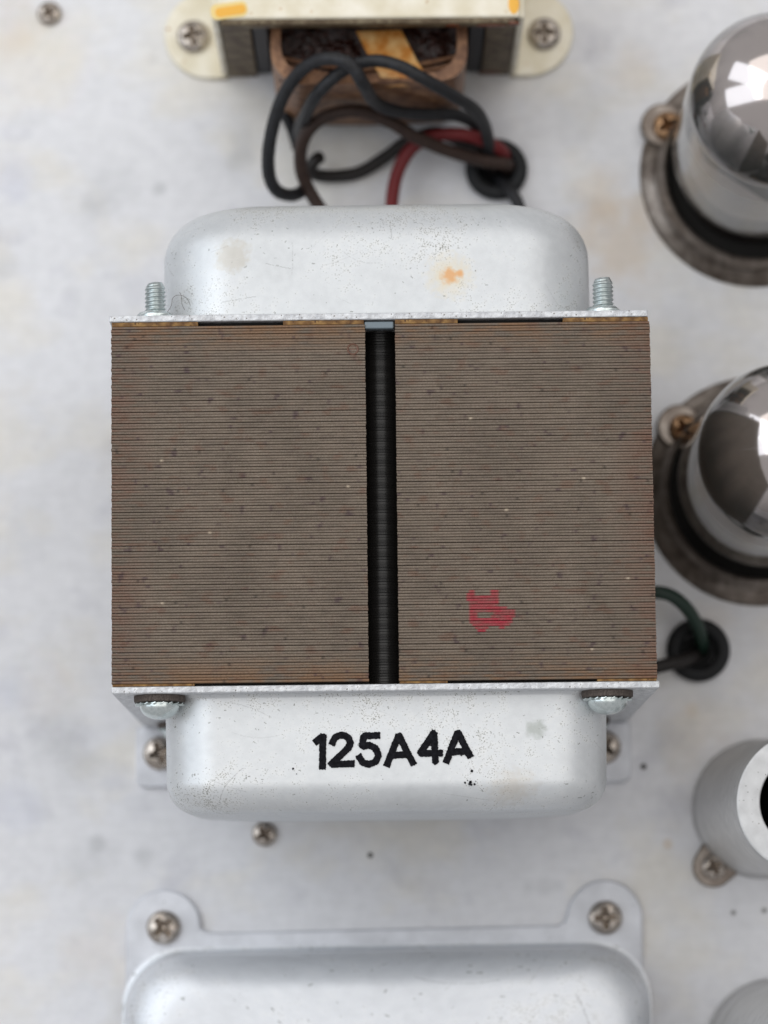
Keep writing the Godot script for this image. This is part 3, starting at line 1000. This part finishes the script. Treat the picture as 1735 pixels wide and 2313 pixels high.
func wiring() -> void:
	grommet(Vector3(25.66, 0, -182.1), "black rubber grommet with red and brown leads below the small transformer")
	grommet(Vector3(70.46, 0, -71.99), "black rubber grommet with a green lead beside the brown core")
	lead("lead_wire", "blue-black lead making the tall outermost loop over the paper coil", [Vector3(-18.31, 11, -175.09), Vector3(-19.43, 14, -173.61), Vector3(-21.3, 18, -172.41), Vector3(-23.85, 22, -172.63), Vector3(-25.41, 26, -175.23), Vector3(-25.23, 32, -180.31), Vector3(-23.14, 38, -187.29), Vector3(-19.74, 43, -192.44), Vector3(-15.52, 48, -194.87), Vector3(-11.17, 51.5, -194.93), Vector3(-7.17, 52, -193.34), Vector3(-4.53, 49, -190.12), Vector3(-2.18, 36, -189.47), Vector3(2.2, 30, -188.77), Vector3(9.1, 24, -189.45), Vector3(16.11, 18, -190.73), Vector3(20.72, 12, -189.95), Vector3(23.33, 8, -187.03), Vector3(25, 2, -183.81), Vector3(25.46, -3, -182.89)], 1.47, "wire_blue_black")
	lead("lead_wire", "blue-black lead arching across the yellowed tape towards the grommet", [Vector3(-18.61, 8, -186.82), Vector3(-19.07, 14, -188.14), Vector3(-17.33, 30, -187.77), Vector3(-14.66, 42, -189.25), Vector3(-10.77, 46, -192.26), Vector3(-6.45, 47, -194.65), Vector3(-1.67, 48.5, -195.23), Vector3(3.58, 49, -193.83), Vector3(9.32, 47, -191.22), Vector3(15.66, 40, -189.26), Vector3(20.23, 31, -188.52), Vector3(22.71, 19, -187.44), Vector3(23.92, 8, -184.98), Vector3(24.29, 2, -182.78), Vector3(24.84, -3, -181.86)], 1.42, "wire_blue_black")
	lead("lead_wire", "brown lead looping low and straight into the grommet", [Vector3(-11.72, 10, -168.19), Vector3(-14.49, 12, -171.01), Vector3(-17.04, 14, -174.93), Vector3(-18.58, 17, -178.8), Vector3(-18.3, 21, -183.42), Vector3(-15.47, 25, -186.99), Vector3(-10.54, 27, -189.01), Vector3(-4.66, 26, -189.56), Vector3(1.23, 23, -187.98), Vector3(7.18, 18, -185.66), Vector3(14.2, 13, -183.8), Vector3(21.28, 9, -182.69), Vector3(26.88, 6, -182.36), Vector3(28.53, 2, -182.78), Vector3(28.71, -3, -182.89)], 1.5, "wire_brown")
	lead("lead_wire", "brown-black lead with a hooked end lying on the bare chassis", [Vector3(-14.63, 6, -183.8), Vector3(-15.61, 7, -182.95), Vector3(-16.63, 6, -181.13), Vector3(-15.36, 4, -180.26), Vector3(-10.85, 2.6, -180.27), Vector3(-5.3, 2.4, -181.34), Vector3(0.25, 3, -184.61), Vector3(5.29, 5, -187.74), Vector3(11.79, 8, -189.08), Vector3(17.33, 7, -187.26), Vector3(22.9, 5, -183.62), Vector3(24.72, 1, -182.49), Vector3(25.05, -3, -182.89)], 1.45, "wire_black")
	lead("lead_wire", "red lead bending from behind the upper end bell to the grommet", [Vector3(1.24, 12, -161.68), Vector3(1.65, 10, -168.19), Vector3(1.95, 9, -174.52), Vector3(3.25, 9, -180.14), Vector3(6.25, 10, -185.02), Vector3(11.23, 12, -187.4), Vector3(17.2, 13, -187.57), Vector3(22.74, 11, -186.52), Vector3(26.36, 7, -185.42), Vector3(27.53, 2, -184.84), Vector3(27.49, -3, -183.93)], 1.5, "wire_red")
	lead("lead_wire", "dark teal lead leaving the grommet downwards behind the end bell", [Vector3(25.65, -3, -181.34), Vector3(27, 2, -178.65), Vector3(28.92, 4.5, -176.03), Vector3(30.59, 5, -172.85), Vector3(31.37, 5, -167.22), Vector3(31.33, 5, -159.04)], 1.4, "wire_blue_black")
	lead("lead_wire", "short dark lead end left of the brown loop beneath the coil", [Vector3(-22.79, 10, -193.21), Vector3(-21.61, 9, -191.4), Vector3(-20.47, 6, -189.05), Vector3(-19.73, 3, -186.67)], 1.3, "wire_blue_black")
	lead("lead_wire", "dark green lead curving out from beside the core into the grommet", [Vector3(54.22, 12, -82.52), Vector3(58.99, 14, -83.69), Vector3(63.39, 14, -83), Vector3(67.15, 12, -80.25), Vector3(69.82, 8, -76.7), Vector3(71.11, 3, -73.71), Vector3(71.53, -3, -72.07)], 1.5, "wire_green")
	lead("lead_wire", "short black lead entering the side grommet under the core edge", [Vector3(55.26, 9, -66.25), Vector3(60.19, 9, -67.43), Vector3(65.2, 8, -68.8), Vector3(68.71, 4, -70.14), Vector3(70.43, -2, -71.37)], 1.5, "wire_black")

# ---------------------------------------------------------------- tubes
func socket(at: Vector3, screw_at: Array, label: String) -> void:
	var t := thing("tube_socket", label, "socket", at, 0.0, "tube sockets along the right edge")
	var m := M.new()
	m.lathe([Vector2(26.2, 0), Vector2(26.1, 0.6), Vector2(25.5, 1.2), Vector2(24.0, 1.8), Vector2(22.6, 2.6), Vector2(21.9, 3.8), Vector2(21.5, 5.0), Vector2(21.0, 5.5), Vector2(20.4, 5.2), Vector2(20.2, 4.2), Vector2(20.2, 1.0)], 72, 1.2)
	var ring := part("socket_ring", m, mats.socket_metal, t)
	m = M.new()
	m.lathe([Vector2(20.4, 1.2), Vector2(17.0, 1.4), Vector2(0.01, 1.4)], 48)
	part("socket_wafer", m, mats.gap_black, t)
	for q in screw_at:
		var s: Vector3 = q - at
		m = M.new()
		var dir := Vector2(s.x, s.z).normalized()
		var side := Vector2(-dir.y, dir.x)
		var c := Vector2(s.x, s.z)
		var poly := arc_pts(c + dir * 1.0, 5.2, 0, TAU * 0.96, 24)
		m.prism(poly, 0.3, 3.4, 0.5)
		var ear := part("socket_ear", m, mats.socket_metal, ring)
		share("screw", brass_mesh, t, Vector3(s.x, 3.4, s.z), 0.5)

func valve(at: Vector3, lean: Vector2, label: String, sd: int) -> void:
	var t := thing("vacuum_tube", label, "vacuum tube", at, 0.0, "vacuum tubes along the right edge")
	t.rotation = Vector3(lean.y, 0, -lean.x)
	var m := M.new()
	m.lathe([Vector2(12, 1.6), Vector2(16.2, 1.6), Vector2(16.4, 2.4), Vector2(16.4, 11.4), Vector2(16.0, 12.4), Vector2(14.5, 12.8)], 64, 0.9)
	part("tube_base", m, mats.bakelite, t)
	m = M.new()
	var prof := [Vector2(12.0, 12.8), Vector2(15.8, 13.2), Vector2(18.3, 14.4), Vector2(19.3, 16.5), Vector2(19.6, 20.0), Vector2(19.4, 36.0), Vector2(19.0, 56.0)]
	for i in range(1, 15):
		var a := PI / 2 * i / 14.0
		prof.append(Vector2(maxf(0.01, 19.0 * cos(a)), 56.0 + 20.5 * sin(a)))
	m.lathe(prof, 96, 1.2)
	part("glass_envelope", m, mats.glass, t)
	m = M.new()
	m.lathe([Vector2(14.0, 14.0), Vector2(17.6, 14.9), Vector2(18.8, 16.8), Vector2(19.1, 20.0), Vector2(18.9, 36.0), Vector2(18.7, 44.0)], 96, 1.2)
	part("inner_film", m, mats.smoked_film, t)
	# silvery getter flash on the inside of the dome, its lower edge uneven
	m = M.new()
	m.use_col = true
	var n := noise(FastNoiseLite.TYPE_SIMPLEX_SMOOTH, 0.35, sd, 2)
	var rows := []
	var cols := []
	for i in 41:
		var row := PackedVector3Array()
		var tint := []
		for j in 96:
			var b := TAU * j / 96
			var low := -0.10 + 0.10 * n.get_noise_2d(cos(b) * 4.0, sin(b) * 4.0)
			var a := lerpf(PI / 2 - 0.001, low, i / 40.0)
			var e := smoothstep(0.34, 1.02, a - low + 0.12 * n.get_noise_2d(cos(b) * 9.0, sin(b) * 9.0 + i * 0.1))
			tint.append(Color(0.04, 0.022, 0.018).lerp(Color(0.66, 0.59, 0.57), e))
			row.append(Vector3(18.8 * cos(a) * cos(b), 56.0 + 20.3 * sin(a), -18.8 * cos(a) * sin(b)))
		rows.append(row)
		cols.append(tint)
	rows.reverse()
	cols.reverse()
	m.grid(rows, true, false, [], cols)
	part("getter_flash", m, mats.getter_mirror, t)
	m = M.new()
	var plate := []
	for h in [18.0, 18.6, 49.5, 50.0]:
		var row := PackedVector3Array()
		for p in round_rect(13.5, 8.5, 7.0, 8, 3):
			var q := p.rotated(0.6)
			row.append(Vector3(q.x, h, q.y))
		plate.append(row)
	m.grid(plate, true, true)
	part("anode", m, mats.anode_grey, t)
	for h in [51.0, 17.0]:
		m = M.new()
		m.lathe([Vector2(0.5, h), Vector2(15.6, h), Vector2(15.6, h + 0.5), Vector2(0.5, h + 0.5)], 40)
		part("mica_spacer", m, mats.mica, t)
	m = M.new()
	m.xf = Transform3D(Basis(Vector3.UP, 2.4 + PI) * Basis(Vector3.FORWARD, 0.0), Vector3.ZERO)
	m.rbox(Vector3(13.0, 53.6, 0), Vector3(1.2, 3.0, 9.0), 0.5, 2)
	part("getter_tab", m, mats.mica, t)
	m = M.new()
	for k in 3:
		var pts := []
		for i in 5:
			pts.append(Vector3(6.0 * cos(k * 2.1), 15.0 + 9.5 * i, 6.0 * sin(k * 2.1)))
		var w := M.new()
		w.tube(spline(pts, 3.0), 0.5, 8)
		part("support_rod", w, mats.zinc, t)

func shield(at: Vector3, lean: Vector2, screw_at: Array, label: String) -> void:
	var t := thing("tube_shield", label, "tube shield", at, 0.0, "tube shields along the right edge")
	t.rotation = Vector3(lean.y, 0, -lean.x)
	var m := M.new()
	m.lathe([Vector2(15.6, 0.3), Vector2(15.5, 1.2), Vector2(14.9, 2.0), Vector2(14.75, 12.0), Vector2(14.5, 12.6), Vector2(14.45, 73.6), Vector2(14.2, 74.5)], 80, 0.9)
	var body := part("shield_body", m, mats.shield_side, t)
	m = M.new()
	m.lathe([Vector2(14.2, 74.5), Vector2(13.8, 74.9), Vector2(9.9, 75.0), Vector2(9.5, 74.7), Vector2(9.4, 73.4)], 80, 1.5)
	part("shield_rim", m, mats.shield_top, t)
	m = M.new()
	m.lathe([Vector2(13.9, 4.0), Vector2(13.9, 73.0)], 48)
	m.lathe([Vector2(8.0, 4.0), Vector2(8.6, 50.0), Vector2(6.5, 58.0), Vector2(2.0, 62.0), Vector2(0.01, 62.4)], 32)
	part("inner_tube", m, mats.rubber, t)
	for q in screw_at:
		var s: Vector3 = q - at
		m = M.new()
		var dir := Vector2(s.x, s.z).normalized()
		var side := Vector2(-dir.y, dir.x)
		var c := Vector2(s.x, s.z)
		var poly := PackedVector2Array([c - dir * 5.0 + side * 5.5])
		poly.append_array(arc_pts(c, 4.6, dir.angle() + PI / 2 - 0.3, dir.angle() - PI / 2 + 0.3, 14))
		poly.append(c - dir * 5.0 - side * 5.5)
		m.prism(poly, 0.1, 1.6, 0.3)
		var ear := part("shield_ear", m, mats.socket_metal, body)
		share("screw", small_screw, t, Vector3(s.x, 1.6, s.z), 0.4)

var screw_mesh: ArrayMesh
var brass_mesh: ArrayMesh
var small_screw: ArrayMesh

func _ready() -> void:
	# camera: a long lens almost straight down
	var cam := Camera3D.new()
	cam.name = "camera"
	var at := CameraAttributesPhysical.new()
	at.frustum_focal_length = 83.0
	at.frustum_focus_distance = 0.705
	at.frustum_near = 0.05
	at.frustum_far = 60.0
	at.exposure_aperture = 7.5
	cam.attributes = at
	cam.position = Vector3(0, 0.793, 0)
	cam.rotation_degrees = Vector3(-90.0 + 7.4316, 0, 0)
	add_child(cam)
	cam.fov = 16.4517
	cam.near = 0.05
	cam.far = 60.0
	cam.current = true
	# studio light: a big window-like softbox on the left, a broad one overhead, dim grey surroundings
	var env := Environment.new()
	env.background_mode = Environment.BG_COLOR
	env.background_color = lin(0.34, 0.335, 0.34)
	env.tonemap_mode = Environment.TONE_MAPPER_LINEAR
	env.tonemap_exposure = 1.13
	env.sdfgi_enabled = true
	env.ssao_enabled = true
	env.ssil_enabled = true
	var we := WorldEnvironment.new()
	we.environment = env
	add_child(we)
	softbox("window_light", Vector3(-0.64, 0.68, -0.53), Vector3(-0.05, 0, -0.12), Vector2(0.42, 1.0), 0.165, Color(0.92, 0.96, 1.0))
	softbox("window_light_001", Vector3(-0.76, 0.64, -0.12), Vector3(-0.05, 0, -0.12), Vector2(0.42, 1.0), 0.165, Color(0.92, 0.96, 1.0))
	softbox("ceiling_light", Vector3(0.0, 1.5, -0.6), Vector3(0, 0, -0.1), Vector2(2.6, 2.0), 1.55, Color(1.0, 0.985, 0.965))

	make_materials()
	mats.upper_bell = mat("upper_bell", Color(0.925, 0.925, 0.925), 0.42, 0.35)
	mats.upper_bell.albedo_texture = bell_paint(101, 2048, 320, [[1128, 67, 40, Color(0.93, 0.88, 0.77), 0.7, 1.2], [1128, 67, 15, Color(0.93, 0.70, 0.48), 0.85, 1.6], [1142, 69, 8, Color(0.93, 0.70, 0.48), 0.9, 1.4], [818, 100, 30, Color(0.80, 0.77, 0.71), 0.45, 2.2]], 1.0)
	mats.lower_bell = mat("lower_bell", Color(0.94, 0.94, 0.94), 0.4, 0.42)
	mats.lower_bell.albedo_texture = bell_paint(202, 2048, 320, [[850, 165, 40, Color(0.80, 0.76, 0.70), 0.4, 1.2], [820, 70, 18, Color(0.62, 0.65, 0.62), 0.5, 1.6]], 1.0)
	mats.cover_paint = mat("cover_paint", Color(0.95, 0.95, 0.96), 0.44, 0.5)
	mats.cover_paint.albedo_texture = bell_paint(303, 1024, 256, [], 0.5)
	screw_mesh = screw_shape(3.75, 2.3, mats.screw_nickel)
	brass_mesh = screw_shape(3.4, 2.2, mats.screw_brass)
	small_screw = screw_shape(2.8, 1.9, mats.screw_nickel)

	# chassis: folded sheet, open below, with the holes of the two grommets
	var ch := CSGCombiner3D.new()
	ch.name = "chassis"
	ch.set_meta("kind", "structure")
	add_child(ch)
	var box := CSGBox3D.new()
	box.name = "chassis_sheet"
	box.size = Vector3(0.30, 0.07, 0.42)
	box.position = Vector3(0.0, -0.035, -0.10)
	box.material = mats.chassis_paint
	ch.add_child(box)
	var hollow := CSGBox3D.new()
	hollow.name = "chassis_inside"
	hollow.operation = CSGShape3D.OPERATION_SUBTRACTION
	hollow.size = Vector3(0.297, 0.07, 0.417)
	hollow.position = Vector3(0.0, -0.0366, -0.10)
	hollow.material = mats.chassis_dark
	ch.add_child(hollow)
	for p in [Vector3(25.66, 0, -182.1), Vector3(70.46, 0, -71.99)]:
		var c := CSGCylinder3D.new()
		c.name = "grommet_hole"
		c.operation = CSGShape3D.OPERATION_SUBTRACTION
		c.radius = 0.0062
		c.height = 0.02
		c.sides = 32
		c.position = p * 0.001
		c.material = mats.chassis_dark
		ch.add_child(c, true)

	big_transformer()
	small_transformer()
	covered_transformer()
	wiring()
	socket(Vector3(84.6, 0, -181.2), [Vector3(64.68, 2, -191.56), Vector3(84.6 + 17.0, 2, -181.2 + 24.0)], "dull metal ring socket around the upper vacuum tube")
	socket(Vector3(84.4, 0, -108.2), [Vector3(67.56, 2, -121.78), Vector3(84.4 + 22.0, 2, -108.2 + 18.0)], "dull metal ring socket around the vacuum tube beside the core")
	valve(Vector3(84.0, 0, -181.0), Vector2(-0.006, -0.060), "silver domed vacuum tube in the top right corner", 12)
	valve(Vector3(84.0, 0, -108.0), Vector2(0.015, -0.012), "silver domed vacuum tube beside the right edge of the brown core", 15)
	shield(Vector3(84.3, 0, -36.5), Vector2(0.017, 0.028), [Vector3(73.28, 2, -23.72)], "grey cylindrical tube shield with white open rim and small screw")
	var s2 := Vector3(86.7, 0, 16.52)
	shield(s2, Vector2(0.04, 0.0), [], "grey tube shield only just showing in the bottom right corner")
	for s in [[Vector3(-76.93, 0, -218.92), "small dark screw head alone near the top left corner"], [Vector3(-26.62, 0, -30.96), "small screw head alone on the chassis below the lower end bell"]]:
		var o := MeshInstance3D.new()
		o.mesh = small_screw
		o.name = numbered("chassis_screw")
		add_child(o)
		o.position = s[0] * 0.001
		o.rotation.y = 0.6
		tag(o, s[1], "screw", "lone chassis screws")
	var hm := M.new()
	hm.tube(spline([Vector3(-43.45, 94, -131.59), Vector3(-42.63, 94.5, -132.85), Vector3(-42.35, 95, -134.2), Vector3(-41.47, 95, -134.83), Vector3(-40.46, 94, -134.93), Vector3(-39.44, 93, -134.4), Vector3(-38.96, 92, -133.33)], 0.25), 0.045, 5)
	hm.tube(spline([Vector3(-40.92, 95.3, -135.4), Vector3(-40.57, 95.2, -134.52), Vector3(-40.59, 93, -133.59), Vector3(-40.17, 91, -132.61)], 0.25), 0.04, 5)
	tag(part("hair", hm, mats.hair), "fine curled hair caught beside the left threaded bolt", "hair")

func softbox(called: String, at: Vector3, aim: Vector3, size: Vector2, energy: float, tint: Color) -> void:
	var l := AreaLight3D.new()
	l.name = called
	l.area_size = size
	l.light_color = tint
	l.light_energy = energy
	l.shadow_enabled = true
	l.set("area_range", 6.0)
	add_child(l)
	l.look_at_from_position(at, aim, Vector3.FORWARD if absf(at.x) < 0.3 else Vector3.UP)
